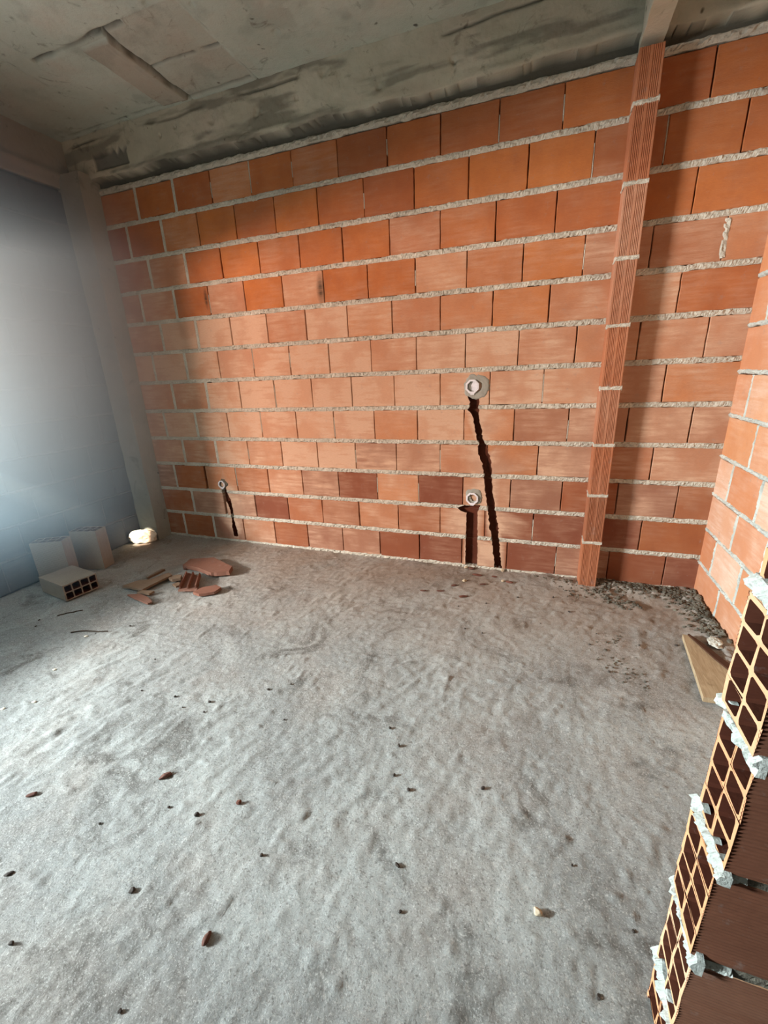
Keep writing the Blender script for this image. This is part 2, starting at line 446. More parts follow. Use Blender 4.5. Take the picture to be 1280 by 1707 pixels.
rough_box('wall_core', (XL - .15, DY1, -.02), (XL, DY0, DZB), .15, .0, 'brick_dusty_hazed', wall_left)
rough_box('wall_core', (XL - .15, Y_END, -.02), (XL, DY1, ZC), .2, .0, 'brick_dusty_hazed', wall_left)

# ------------------------------------------------------------------ alcove wall on the right
Mr = frame_map((XR, 0, 0), (0, -1, 0), (0, 0, 1), (-1, 0, 0))
rw = Acc(); rm = Acc()
RZ = [0, .19, .395, .60, .81, 1.027, 1.24, 1.455, 1.67, 1.885, 2.10, 2.31, 2.53, 2.74]
for r in range(13):
    z0, z1 = RZ[r] + .008, RZ[r + 1] - .008
    if r % 2 == 0: us = [-.03, .335] + [.335 + .32 * k for k in range(1, 6)]
    else: us = [-.03, .175] + [.175 + .325 * k for k in range(1, 6)]
    us = [u for u in us if u < 1.98] + [2.03]
    for a, b in zip(us[:-1], us[1:]):
        brick_face(rw, Mr, a + .005, b - .005, z0, z1, d=.03, jit=.002, tint=rtint(.4, .2 if r > 2 else .5), out=random.uniform(-.002, .002))
    for a in us[1:-1]: rough_strip(rm, Mr, (a, z0), (a + random.uniform(-.01, .01), z1), .015, w0=-.02, prot=.004, amp=.003, seed=r * 3)
for j, z in enumerate(RZ[1:-1]): rough_strip(rm, Mr, (0, z + .006), (2.02, z - .002), .023, w0=-.03, prot=.006, amp=.004, seed=700 + j)
wall_right = rw.build('wall_right', ['brick_pale'], struct=True)
rm.build('mortar', ['mortar_white'], wall_right, struct=True)
rough_box('wall_core', (XR + .022, Y_JF, -.02), (XR + .15, 0.05, ZC), .2, .0, 'brick_cavity', wall_right)

# ------------------------------------------------------------------ scored upright bricks of the pier
pz = [0.0, .297, .589, .880, 1.184, 1.490, 1.792, 2.100, 2.401, 2.60]
pr = Acc()
def scored_face(acc, x0, x1, y, z0, z1, depth, ng, gd, tint, edge=.008):
    """front face at y (towards the camera) with upright scores"""
    xs = [x0, x0 + .001]; ys = [y + .0015, y]
    inner = np.linspace(x0 + edge, x1 - edge, ng * 4 + 1)
    mid = (x0 + x1) / 2
    for i, x in enumerate(inner):
        k = i % 4
        g = 0 if k in (0, 1) else gd
        if abs(x - mid) < .006: g = 0
        xs.append(x); ys.append(y + g)
    xs += [x1 - .001, x1]; ys += [y, y + .0015]
    xs += [x1, x0]; ys += [y + depth, y + depth]
    n = len(xs)
    V = [[xs[i], ys[i], z0] for i in range(n)] + [[xs[i], ys[i], z1] for i in range(n)]
    F = [[i, (i + 1) % n, n + (i + 1) % n, n + i] for i in range(n)] + [list(range(n - 1, -1, -1)), list(range(n, 2 * n))]
    acc.add(np.array(V), F, 0, tint)
for i in range(len(pz) - 1):
    sh = random.uniform(-.002, .002)
    x0 = 2.568 + sh; x1 = 2.664 + sh
    scored_face(pr, x0, x1, -.112 + random.uniform(-.002, .002), pz[i] + .006, pz[i + 1] - .007, .112, 11, .003, rtint(.35, .3))
pier = pr.build('pillar_brick', ['brick_scored'], struct=True)
pm = Acc()
Mp = frame_map((0, -.110, 0), (1, 0, 0), (0, 0, 1), (0, -1, 0))
Mps = frame_map((2.570, 0, 0), (0, 1, 0), (0, 0, 1), (-1, 0, 0))
Mpr = frame_map((2.662, 0, 0), (0, 1, 0), (0, 0, 1), (1, 0, 0))
for i, z in enumerate(pz[1:-1]):
    rough_strip(pm, Mp, (2.564, z), (2.668, z + .002), .023, w0=-.05, prot=.004, amp=.003, seed=40 + i)
    rough_strip(pm, Mps, (-.112, z), (0, z), .016, w0=-.03, prot=.002, amp=.002, seed=60 + i)
    rough_strip(pm, Mpr, (-.112, z), (0, z), .016, w0=-.03, prot=.002, amp=.002, seed=80 + i)
pm.build('mortar', ['mortar_grey'], pier, struct=True)

# ------------------------------------------------------------------ hollow brick generator (end face with 2 x 4 cells)
def cells_end(acc, M, u0, u1, v0, v1, nu, nv, depth, web=.007, jit=.0015, tint=None, mi_front=0, mi_in=1):
    """end face in (u,v) at w=0, cells run to w=-depth"""
    U = np.linspace(u0, u1, nu + 1); V = np.linspace(v0, v1, nv + 1)
    P = np.zeros((nu + 1, nv + 1, 2))
    for i in range(nu + 1):
        for j in range(nv + 1):
            P[i, j] = (U[i], V[j]) + RNG.uniform(-jit, jit, 2)
    tint = tint or rtint()
    for i in range(nu):
        for j in range(nv):
            q = np.array([P[i, j], P[i + 1, j], P[i + 1, j + 1], P[i, j + 1]]); c = q.mean(0)
            wx0 = web if i == 0 else web / 2; wx1 = web if i == nu - 1 else web / 2
            wy0 = web if j == 0 else web / 2; wy1 = web if j == nv - 1 else web / 2
            iq = q + np.array([[wx0, wy0], [-wx1, wy0], [-wx1, -wy1], [wx0, -wy1]]) + RNG.uniform(-jit * .5, jit * .5, (4, 2))
            ch = .10
            oct_ = []
            for k in range(4):
                a, b = iq[k], iq[(k + 1) % 4]
                oct_ += [a + (b - a) * ch, b + (a - b) * ch]
            oct_ = np.array(oct_)
            f = np.array([[p[0], p[1], RNG.uniform(-.0015, .0015)] for p in q])
            of = np.c_[oct_, RNG.uniform(-.001, .001, 8)]
            ob = np.c_[oct_, np.full(8, -depth)]
            Vv = np.concatenate([f, of, ob])
            F = []
            for k in range(4):
                F.append((k, (k + 1) % 4, 4 + (2 * k + 1), 4 + 2 * k))
                F.append(((k + 1) % 4, 4 + (2 * k + 2) % 8, 4 + (2 * k + 1)))
            m_ = [mi_front] * len(F)
            for k in range(8):
                F.append((4 + k, 4 + (k + 1) % 8, 12 + (k + 1) % 8, 12 + k)); m_.append(mi_in)
            F.append(tuple(12 + k for k in range(8))); m_.append(mi_in)
            acc.add(M(Vv), F, m_, tint)

def scored_side(acc, M, u0, u1, v0, v1, ng, gd, mi, tint):
    """face in (u,v), scores running along u"""
    vs = [v0]; ws = [0]
    inner = np.linspace(v0 + .004, v1 - .004, ng * 4 + 1)
    for i, v in enumerate(inner):
        vs.append(v); ws.append(-gd if i % 4 in (2, 3) else 0)
    vs.append(v1); ws.append(0)
    nu = 6; V = []
    for k in range(nu + 1):
        u = u0 + (u1 - u0) * k / nu
        V += [[u, v, w + RNG.uniform(-.0003, .0003)] for v, w in zip(vs, ws)]
    n = len(vs)
    F = [(k * n + i, (k + 1) * n + i, (k + 1) * n + i + 1, k * n + i + 1) for k in range(nu) for i in range(n - 1)]
    acc.add(M(np.array(V)), F, mi, tint)

# ------------------------------------------------------------------ brick stub beside the camera
JZ = [-.095, .125, .345, .560, .785, 1.000, 1.222, 1.442, 1.662, 1.882, 2.102, 2.322, 2.54, 2.62]
jb = Acc(); jm = Acc()
for i in range(len(JZ) - 1):
    z0, z1 = JZ[i] + .009, JZ[i + 1] - .011
    if z1 - z0 < .1: z1 = z0 + .06
    sh = [0, .000, -.004, .003, -.003, .004, 0, .003, -.003, 0, 0, 0, 0, 0][i]
    ys = random.uniform(-.003, .003)
    t = rtint(.3, .2)
    first = .30 if i % 2 == 0 else .30
    Mj = frame_map((X_J + sh, 0, 0), (0, -1, 0), (0, 0, 1), (-1, 0, 0))
    ya, yb = -Y_JF + ys, -Y_JN + ys
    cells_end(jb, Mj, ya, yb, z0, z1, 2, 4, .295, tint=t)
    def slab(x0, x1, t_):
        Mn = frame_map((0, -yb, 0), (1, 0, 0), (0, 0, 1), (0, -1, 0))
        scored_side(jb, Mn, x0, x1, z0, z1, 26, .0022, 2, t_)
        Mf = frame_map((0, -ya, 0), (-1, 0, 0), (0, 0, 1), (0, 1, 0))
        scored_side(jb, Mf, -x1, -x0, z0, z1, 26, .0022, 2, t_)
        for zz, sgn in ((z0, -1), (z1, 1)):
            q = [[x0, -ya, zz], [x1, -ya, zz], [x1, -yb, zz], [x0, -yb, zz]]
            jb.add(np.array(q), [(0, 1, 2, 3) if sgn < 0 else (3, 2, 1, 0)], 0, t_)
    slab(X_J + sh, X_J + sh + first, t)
    x = X_J + sh + first + .004
    while x < X_NEAR + .1:
        x2 = min(x + .30, X_NEAR + .15); slab(x, x2 - .002, rtint(.3, .35)); x = x2 + .004
for i, z in enumerate(JZ[1:-1]):
    Me = frame_map((X_J, 0, 0), (0, -1, 0), (0, 0, 1), (-1, 0, 0))
    rough_strip(jm, Me, (-Y_JF - .010, z + .002), (-Y_JN + .010, z - .002), .027, w0=-.012, prot=.006, amp=.006, step=.0025, seed=300 + i, rough=1.1)
    Mn = frame_map((0, Y_JN, 0), (1, 0, 0), (0, 0, 1), (0, -1, 0))
    rough_strip(jm, Mn, (X_J - .003, z), (X_J + random.uniform(.02, .06), z - .001), .013, w0=-.005, prot=.002, amp=.0045, step=.0025, seed=320 + i, rough=.8)
    rough_strip(jm, Mn, (X_J + .01, z), (X_NEAR + .1, z), .021, w0=-.03, prot=-.004, amp=.0022, step=.005, seed=340 + i, mi=1)
stub = jb.build('wall_front', ['brick_end_lit', 'brick_cavity', 'brick_side_shaded'], struct=True)
jm.build('mortar', ['mortar_white', 'rubble_grey'], stub, struct=True)

# ------------------------------------------------------------------ column, beams, ceiling
col_ = rough_box('pillar_concrete', (XL - .02, -.142, -.01), (-.802, .02, 2.70), .018, .006, 'concrete_column', freq=7, seed=3)

def lip_z(u, v): return 2.668 + .010 * vn(u * 5, v * 0, s=7) + .004 * vn(u * 14, v * 0, s=8)
def beam_patch(u, v):
    return np.clip((u + .73) / .012, 0, 1) * np.clip((-.42 - u + .012 * vn(v * 30, u * 0, s=5)) / .012, 0, 1) * np.clip((v - 2.705) / .01, 0, 1) * np.clip((2.80 - v + .022 * vn(u * 11, v * 2, s=6) + .016 * vn(u * 37, v * 5, s=16)) / .02, 0, 1)
def beam_crack(u, v):
    return np.exp(-((v - 2.866 - .010 * vn(u * 3, v * 0, s=77)) / .005) ** 2) * np.clip(vn(u * 5, v * 0, s=78) * 2 + .3, 0, 1)
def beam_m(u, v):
    band = np.clip((lip_z(u, v) + .006 - v) / .01, 0, 1)  # shade under the lip, darkened into the mask
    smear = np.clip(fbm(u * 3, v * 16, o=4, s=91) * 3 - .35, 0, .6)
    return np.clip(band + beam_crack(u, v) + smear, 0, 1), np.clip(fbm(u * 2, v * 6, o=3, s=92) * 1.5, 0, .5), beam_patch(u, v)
def beam_h(u, v):          # back beam, face in (x,z): w is out of the wall
    t = (v - 2.64) / (ZC - 2.64)
    h = .042 + .034 * t + fbm(u * 7, v * 12, o=4, s=41) * .007 + fbm(u * 30, v * 30, o=3, s=43) * .0022
    lip = lip_z(u, v)
    h = np.where(v < lip, -.026 + .2 * h, h)
    band = np.exp(-((v - lip - .02) / .018) ** 2) * .010
    h = h + np.where(v >= lip, band * (.6 + .5 * vn(u * 4, v * 0, s=12)), 0)
    patch = beam_patch(u, v)
    h = h - .012 * patch
    for (cx, cz, rr) in ((.28, 2.80, .022), (.60, 2.78, .03), (.0, 2.82, .014), (-.12, 2.80, .012), (1.05, 2.86, .03), (1.75, 2.76, .018), (1.35, 2.74, .014), (.86, 2.79, .018)):
        r = np.sqrt((u - cx) ** 2 + (v - cz) ** 2) / rr
        h = h - .014 * np.clip(1.1 - r + .5 * vn(u * 60, v * 60, s=2), 0, 1)
    return h - beam_crack(u, v) * .008
beam_back = heightfield('beam_back', Mb, XL, XR + .02, 2.632, ZC + .02, .006, beam_h, ['concrete_beam'], beam_m, thick=.036, struct=True)
def lbeam_h(u, v):
    t = (v - 2.62) / (ZC - 2.62)
    return .005 + .02 * t + fbm(u * 6, v * 10, o=4, s=51) * .008 + .020 * np.exp(-((v - 2.70) / .02) ** 2)
heightfield('beam_left', Ml, 0.0, 4.3, 2.62, ZC + .02, .012, lbeam_h, ['concrete_column'], thick=.03, struct=True)
rough_box('beam_cross', (2.572, -2.10, ZB + .004), (2.66, .0, ZC + .02), .018, .008, 'concrete_beam', freq=8, seed=9)

Mc = frame_map((0, 0, ZC), (1, 0, 0), (0, -1, 0), (0, 0, -1))     # u = x, v = -y, w down
def wig(a, f, s): return .006 * vn(a * f, a * 0, s=s)
def grooves(u, v):
    def groove(d, w=.007, a=.014): return a * np.exp(-(d / w) ** 2)
    g = 0
    g = g + groove(u - .175 - wig(v, 12, 1)) * (v < .66)
    g = g + groove(v - .38 - wig(u, 10, 3)) * (u > .17) * (u < .63)
    g = g + groove(v - .66 - wig(u, 8, 4) * 2, .012, .016) * (u > -.32) * (u < .30)
    g = g + groove(v - .11 - wig(u, 8, 5), .006, .010) * (u > -.9) * (u < .62)
    g = g + groove(u - .64 - wig(v, 8, 6), .004, .004) * (v < 1.1)
    g = g + groove(u + .30 - wig(v, 8, 9), .004, .003) * (v > .66)
    g = g + groove(u + .45 - wig(v, 8, 9), .006, .005) * (v > .5)
    return g * np.clip(1 + .9 * vn(u * 14, v * 14, s=69), 0, 1.6)
def ceil_h(u, v):
    h = fbm(u * 4, v * 4, o=4, s=61) * .006 + fbm(u * 22, v * 22, o=3, s=62) * .0016
    # imprint of a formwork board and of the neighbouring blocks
    in1 = (u > -.01) & (u < .17) & (v > .10) & (v < .62)
    h = np.where(in1, h + .012 + .004 * (u > .12), h)
    in2 = (u >= .17 + wig(v, 12, 1)) & (u < .63 + wig(v, 9, 2)) & (v > .09) & (v < .68)
    h = np.where(in2, h - .004 + fbm(u * 14, v * 14, o=3, s=64) * .004, h)
    g = grooves(u, v)
    h = h - g * 1.2
    for (cx, cy, rr) in ((.68, .62, .012), (1.0, .55, .010), (.50, .70, .014), (.36, .50, .008), (.93, .33, .018), (1.02, .62, .010)):
        r = np.sqrt((u - cx) ** 2 + (v - cy) ** 2) / rr
        h = h - .014 * np.clip(1.2 - r, 0, 1)
    return h
def ceil_m(u, v):
    in1 = (u > -.01) & (u < .17) & (v > .10) & (v < .62)
    in2 = (u >= .17) & (u < .63) & (v > .09) & (v < .68)
    sm = np.clip(fbm(u * 5, v * 5, o=5, s=93) * 1.6 - .35, 0, .35)
    return np.clip(grooves(u, v) * 90 - .15 + sm, 0, 1), (in1 * 1.0 + in2 * .55 * (1 + .4 * vn(u * 9, v * 9, s=94))).clip(0, 1), np.clip(fbm(u * 7, v * 7, o=5, s=95) * 1.6 - .55, 0, .35)
heightfield('ceiling', Mc, XL - .15, X_NEAR + .15, -.02, -Y_END + .1, .009, ceil_h, ['concrete_ceiling'], ceil_m, thick=.15, struct=True)

# ------------------------------------------------------------------ floor
Mf_ = frame_map((0, 0, 0), (1, 0, 0), (0, 1, 0), (0, 0, 1))
def floor_h(u, v):
    a = .5 * u + .86 * v; b = .86 * u - .5 * v                      # trowel strokes
    rough = np.clip(.5 + fbm(u * 1.7, v * 1.7, o=3, s=70) * 1.1, .12, 1)
    h = fbm(u * 1.3, v * 1.3, o=3, s=71) * .010
    h = h + fbm(b * 34, a * 13, o=3, s=72) * .0060 * rough
    h = h + np.abs(fbm(b * 16, a * 6, o=3, s=73)) * .0085 * rough
    h = h + fbm(u * 52, v * 52, o=2, s=74) * .0026
    h = h + np.clip(vn(u * 26, v * 26, s=75) - .62, 0, 1) * .014
    edge = np.exp(v / .03) * .010 * (.5 + .5 * vn(u * 20, v * 20, s=76))
    heap = 0
    for (x0, y0, x1, y1, wd, hh) in ((2.40, -.05, 2.75, -.16, .07, .022), (2.68, -.06, 3.18, -.10, .09, .035), (3.17, -.05, 3.17, -.85, .10, .045), (2.75, -.16, 2.86, -.30, .06, .014)):
        dx, dy = x1 - x0, y1 - y0; L2 = dx * dx + dy * dy
        t = np.clip(((u - x0) * dx + (v - y0) * dy) / L2, 0, 1)
        d = np.sqrt((u - x0 - t * dx) ** 2 + (v - y0 - t * dy) ** 2)
        heap = np.maximum(heap, hh * np.exp(-(d / wd) ** 2) * (.75 + .45 * fbm(u * 22, v * 22, o=3, s=79)))
    return h - .006 + edge + heap
heightfield('floor', Mf_, XL - .15, X_NEAR + .15, Y_END, .03, .0085, floor_h, ['concrete_floor'], thick=.12, struct=True)
def fz(x, y): return float(floor_h(np.array([x]), np.array([y]))[0])

# rest of the room behind the camera
rough_box('wall_rear', (XL - .15, Y_END - .12, -.02), (X_NEAR + .15, Y_END, ZC), .3, 0, 'brick_cavity')
rough_box('wall_side', (X_NEAR, Y_END, -.02), (X_NEAR + .12, Y_JN + .02, ZC), .3, 0, 'brick_cavity')

# ------------------------------------------------------------------ junction boxes
def ring_prism(R0, R1, w0, w1, n=8, ph=math.pi / 8):
    V = []; F = []
    for (R, w) in ((R1, w0), (R1, w1), (R0, w1), (R0, w0)):
        V += [[R * math.cos(ph + 2 * math.pi * i / n), R * math.sin(ph + 2 * math.pi * i / n), w] for i in range(n)]
    for k in range(4):
        for i in range(n):
            j = (i + 1) % n; a = k * n; b = ((k + 1) % 4) * n
            F.append((a + i, a + j, b + j, b + i))
    return V, F
def lump_ring(R, seed, w=.008, nr=7, na=40, sq=1.0):
    V = []; F = []
    for r in range(nr + 1):
        for i in range(na):
            a = 2 * math.pi * i / na
            rad = R * (.42 + .58 * r / nr) * (1 + .22 * float(vn(np.array([math.cos(a) * 1.6]), np.array([math.sin(a) * 1.6]), s=seed)[0]) + .08 * float(vn(np.array([math.cos(a) * 6.]), np.array([math.sin(a) * 6.]), s=seed)[0]))
            ww = w * (1 - (r / nr) ** 3) + .0025 * float(vn(np.array([math.cos(a) * r * 1.7]), np.array([math.sin(a) * r * 1.7]), s=seed + 1)[0])
            V.append([rad * math.cos(a), rad * math.sin(a) * sq, ww if r < nr else -.012])
    for r in range(nr):
        for i in range(na):
            a = r * na; F.append((a + i, a + na + i, a + na + (i + 1) % na, a + (i + 1) % na))
    return V, F
def junction(x, z, R, label, patch=None, inner='pvc_inner'):
    e = bpy.data.objects.new('junction_box', None); COL.objects.link(e); e.location = (x, -.004, z)
    tag(e, label, 'junction box', 'white round boxes set in the brick wall')
    M = frame_map((0, 0, 0), (1, 0, 0), (0, 0, 1), (0, -1, 0))
    V, F = ring_prism(R * .74, R, -.03, .012)
    mk('rim', M(np.array(V)), F, 'pvc_white', e)
    V, F = ring_prism(R * .0 + .001, R * .80, -.032, -.002 if inner == 'pvc_white' else -.008)
    mk('back_plate', M(np.array(V)), F, inner, e)
    a = Acc()
    for dx in (-.3, .35): # small lugs below the rim
        V, F = ring_prism(.001, R * .16, -.01, .008, 8)
        V = np.array(V) + np.array([dx * R * .4, -R * 1.02, 0]); a.add(M(V), F)
    a.build('lug', ['pvc_white'], e)
    if patch:
        V, F = lump_ring(patch[2], patch[3], .006, sq=1.0)
        V = np.array(V) + np.array([patch[0], patch[1], -.004]); mk('mortar_surround', M(V), F, patch[4], e, smooth=True)
    return e
junction(1.872, 1.210, .043, 'white round junction box set highest in the brick wall, ringed with grey mortar', (.022, .002, .083, 4, 'concrete_column'), 'pvc_white')
junction(1.888, .500, .042, 'open white junction box set low in the wall above a short straight channel', (.012, .006, .060, 9, 'concrete_column'))
junction(-.138, .497, .034, 'small white junction box low on the left part of the brick wall', (.006, .004, .050, 14, 'rubble_grey'))

# ------------------------------------------------------------------ loose hollow bricks
def loose_brick(name, label, M4, L=.30, W=.205, H=.108, vert=False):
    e = bpy.data.objects.new(name, None); COL.objects.link(e); e.matrix_world = M4
    tag(e, label, 'hollow brick', 'loose hollow bricks by the left wall')
    a = Acc(); t = rtint(.5, .2)
    Me = frame_map((L / 2, 0, 0), (0, 1, 0), (0, 0, 1), (1, 0, 0))
    cells_end(a, Me, -W / 2, W / 2, 0, H, 4, 2, L / 2, web=.008, tint=t)
    Me = frame_map((-L / 2, 0, 0), (0, -1, 0), (0, 0, 1), (-1, 0, 0))
    cells_end(a, Me, -W / 2, W / 2, 0, H, 4, 2, L / 2 - .001, web=.008, tint=t)
    Mt = frame_map((0, 0, H), (1, 0, 0), (0, 1, 0), (0, 0, 1)); scored_side(a, Mt, -L / 2, L / 2, -W / 2, W / 2, 24, .0016, 0, t)
    Mt = frame_map((0, 0, 0), (1, 0, 0), (0, -1, 0), (0, 0, -1)); scored_side(a, Mt, -L / 2, L / 2, -W / 2, W / 2, 24, .0016, 0, t)
    Mt = frame_map((0, -W / 2, 0), (1, 0, 0), (0, 0, 1), (0, -1, 0)); scored_side(a, Mt, -L / 2, L / 2, 0, H, 13, .0016, 0, t)
    Mt = frame_map((0, W / 2, 0), (-1, 0, 0), (0, 0, 1), (0, 1, 0)); scored_side(a, Mt, -L / 2, L / 2, 0, H, 13, .0016, 0, t)
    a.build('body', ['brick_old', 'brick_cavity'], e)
    return e
T, Rz, Rx, Ry = Matrix.Translation, (lambda a: Matrix.Rotation(math.radians(a), 4, 'Z')), (lambda a: Matrix.Rotation(math.radians(a), 4, 'X')), (lambda a: Matrix.Rotation(math.radians(a), 4, 'Y'))
loose_brick('hollow_brick', 'dusty hollow brick lying flat on the floor, eight open cells facing the room', T((-.628, -1.038, .006)) @ Rz(-9))
# two bricks on end behind it: length axis upright
loose_brick('hollow_brick', 'hollow brick standing behind the flat one, the one closer to the concrete column', T((-.83, -.70, .150)) @ Rz(16) @ Rx(90) @ Rz(90) @ T((0, 0, -.054)), L=.30, W=.205)
loose_brick('hollow_brick', 'hollow brick standing behind the flat one, the one farther from the concrete column', T((-.885, -.93, .150)) @ Rz(28) @ Rx(90) @ Rz(90) @ T((0, 0, -.054)), L=.30, W=.205)

# ------------------------------------------------------------------ chips, shards, rubble
def pebble(name, x, y, sx, sy, sz, rot, mat, label, cat, group=None, seed=0, parent=None, lift=0):
    bm = bmesh.new(); bmesh.ops.create_icosphere(bm, subdivisions=3, radius=1)
    P = np.array([v.co[:] for v in bm.verts])
    # facet: clamp against random planes
    rg = np.random.default_rng(seed + 100)
    for _ in range(9):
        n = rg.normal(size=3); n /= np.linalg.norm(n); d = rg.uniform(.62, .92)
        k = P @ n; P = P - np.outer(np.clip(k - d, 0, None), n)
    P = P * (1 + .06 * fbm(P[:, 0] * 3, P[:, 1] * 3, P[:, 2] * 3, 3, seed))[:, None]
    P = P * np.array([sx, sy, sz])
    for v, p in zip(bm.verts, P): v.co = p
    me = bpy.data.meshes.new(name); bm.to_mesh(me); bm.free(); me.materials.append(MATS[mat])
    o = bpy.data.objects.new(name, me); o.location = (x, y, fz(x, y) + sz * .6 + lift); o.rotation_euler = (0, 0, math.radians(rot)); link(o, parent)
    if label: tag(o, label, cat, group)
    return o

def shard(name, poly, z, th, label, mat='chip_red', ribs=0, ribdir=(1, 0), rh=.012, group='broken brick pieces on the floor', tilt=(0, 0)):
    poly = np.array(poly, float); c = poly.mean(0)
    jp = []
    n = len(poly)
    for i in range(n):
        a, b = poly[i], poly[(i + 1) % n]; L = np.linalg.norm(b - a); k = max(1, int(L / .02))
        for t in range(k): jp.append(a + (b - a) * t / k + RNG.uniform(-.002, .002, 2))
    jp = np.array(jp) - c; N = len(jp)
    zt = th + jp @ np.array(tilt); zb = jp @ np.array(tilt)
    a = Acc(); tn = rtint(.3, .4)
    V = np.concatenate([np.c_[jp, zb], np.c_[jp * .985, zt]])
    F = [tuple(range(N - 1, -1, -1)), tuple(range(N, 2 * N))] + [(i, (i + 1) % N, N + (i + 1) % N, N + i) for i in range(N)]
    a.add(V, F, 0, tn)
    e = a.build(name, [mat], loc=(c[0], c[1], z))
    tag(e, label, 'brick fragment', group)
    if ribs:
        d = np.array(ribdir, float); d /= np.linalg.norm(d); p = np.array([-d[1], d[0]])
        s = jp @ p; smin, smax = s.min() + .012, s.max() - .012
        for i in range(ribs):
            sc = smin + (smax - smin) * (i / (ribs - 1) if ribs > 1 else .5)
            near = np.abs(s - sc) < .03; tt = (jp @ d)[near] if near.any() else (jp @ d)
            t0, t1 = tt.min() * .85, tt.max() * .85
            q = [p * (sc - .004) + d * t0, p * (sc - .004) + d * t1, p * (sc + .004) + d * t1, p * (sc + .004) + d * t0]
            r_ = Acc(); V = [[*k, th * .5 + float(k @ np.array(tilt))] for k in q] + [[*k, th + rh * (.8 + .4 * random.random()) + float(k @ np.array(tilt))] for k in q]
            r_.add(np.array(V), [(3, 2, 1, 0), (4, 5, 6, 7), (0, 1, 5, 4), (1, 2, 6, 5), (2, 3, 7, 6), (3, 0, 4, 7)], 0, tn)
            r_.build('rib', [mat], e)
    return e
brick_mat('shard_red', srgb(92, 58, 46), srgb(122, 82, 66), srgb(134, 94, 76), srgb(150, 124, 108), .5)
brick_mat('shard_tan', srgb(100, 78, 60), srgb(128, 106, 84), srgb(138, 116, 94), srgb(152, 136, 116), .5)
S = shard
S('brick_fragment', [(-.15, -.46), (.02, -.40), (.27, -.50), (.30, -.57), (.18, -.62), (.02, -.57), (-.13, -.56)], .004, .030, 'large flat broken brick piece at the back of the fragments', 'shard_red', tilt=(.02, .03))
S('brick_fragment', [(-.02, -.63), (.115, -.655), (.245, -.82), (.12, -.86)], .004, .013, 'reddish ribbed brick piece with three parallel ridges', 'shard_red', 3, (.5, -.75), .022)
S('brick_fragment', [(.24, -.855), (.30, -.87), (.38, -.82), (.385, -.76), (.33, -.74), (.26, -.79)], .003, .018, 'small rounded brick piece in front of the ribbed one', 'shard_red', tilt=(0, .04))
S('brick_fragment', [(-.30, -.92), (-.12, -.925), (-.085, -.70), (-.14, -.68), (-.19, -.80), (-.26, -.83)], .008, .014, 'large thin tan brick slab left of the ribbed piece', 'shard_tan', tilt=(0, .02))
S('brick_fragment', [(-.215, -.80), (-.20, -.80), (-.19, -.66), (-.215, -.66)], .020, .016, 'narrow brick sliver lying across the tan slab', 'shard_tan')
S('brick_fragment', [(-.13, -.955), (-.03, -.95), (-.03, -.91), (-.12, -.92)], .003, .012, 'small brick strip peeking out under the tan slab', 'shard_tan')
S('brick_fragment', [(-.17, -.995), (.06, -1.045), (.075, -1.02), (-.02, -.975), (-.10, -.96)], .002, .011, 'long thin brick splinter in front of the tan slab', 'shard_red')
S('brick_fragment', [(-.08, -.74), (-.03, -.76), (.02, -.73), (-.01, -.69), (-.06, -.69)], .003, .022, 'stubby brick piece between tan slab and ribbed piece', 'shard_tan', tilt=(.1, 0))
S('brick_fragment', [(.03, -.76), (.075, -.79), (.06, -.82), (.01, -.80)], .002, .012, 'tiny brick crumb touching the left end of the ribbed piece', 'shard_tan')
pebble('brick_fragment', -.10, -.555, .03, .018, .012, 10, 'chip_brown', 'small dark pebble-like brick crumb beside the large flat piece', 'brick fragment', 'broken brick pieces on the floor', 21)

chips = [  # x, y, sx, sy, sz, rot, mat, label
 (1.124, -1.936, .030, .013, .010, 52, 'chip_brown', 'dark oblong brick chip lying alone on the mid-left floor'),
 (1.433, -1.938, .011, .010, .008, 30, 'chip_red', 'small red brick chip right of the dark oblong chip'),
 (1.583, -2.255, .010, .020, .009, 5, 'chip_brown', 'slim brown chip lying upright on the floor close to the viewer'),
 (2.352, -1.944, .014, .012, .011, -20, 'chip_pale', 'pale cream stone chip with a dark shadow near the viewer'),
 (.73, -2.13, .022, .009, .008, 40, 'chip_brown', 'brown sliver near the left edge of the floor'),
 (.931, -2.317, .016, .007, .006, 40, 'stone_dark', 'dark sliver close to the lower left edge of the floor'),
 (1.333, -2.014, .012, .009, .007, 20, 'stone_dark', 'black stone chip between the oblong and red chips'),
 (1.312, -2.237, .011, .010, .007, 0, 'stone_dark', 'round dark pebble left of the slim brown chip'),
]
for i, c in enumerate(chips): pebble('stone_chip', c[0], c[1], c[2] * .85, c[3] * .85, c[4] * .8, *c[5:7], c[7], 'stone chip', seed=i)
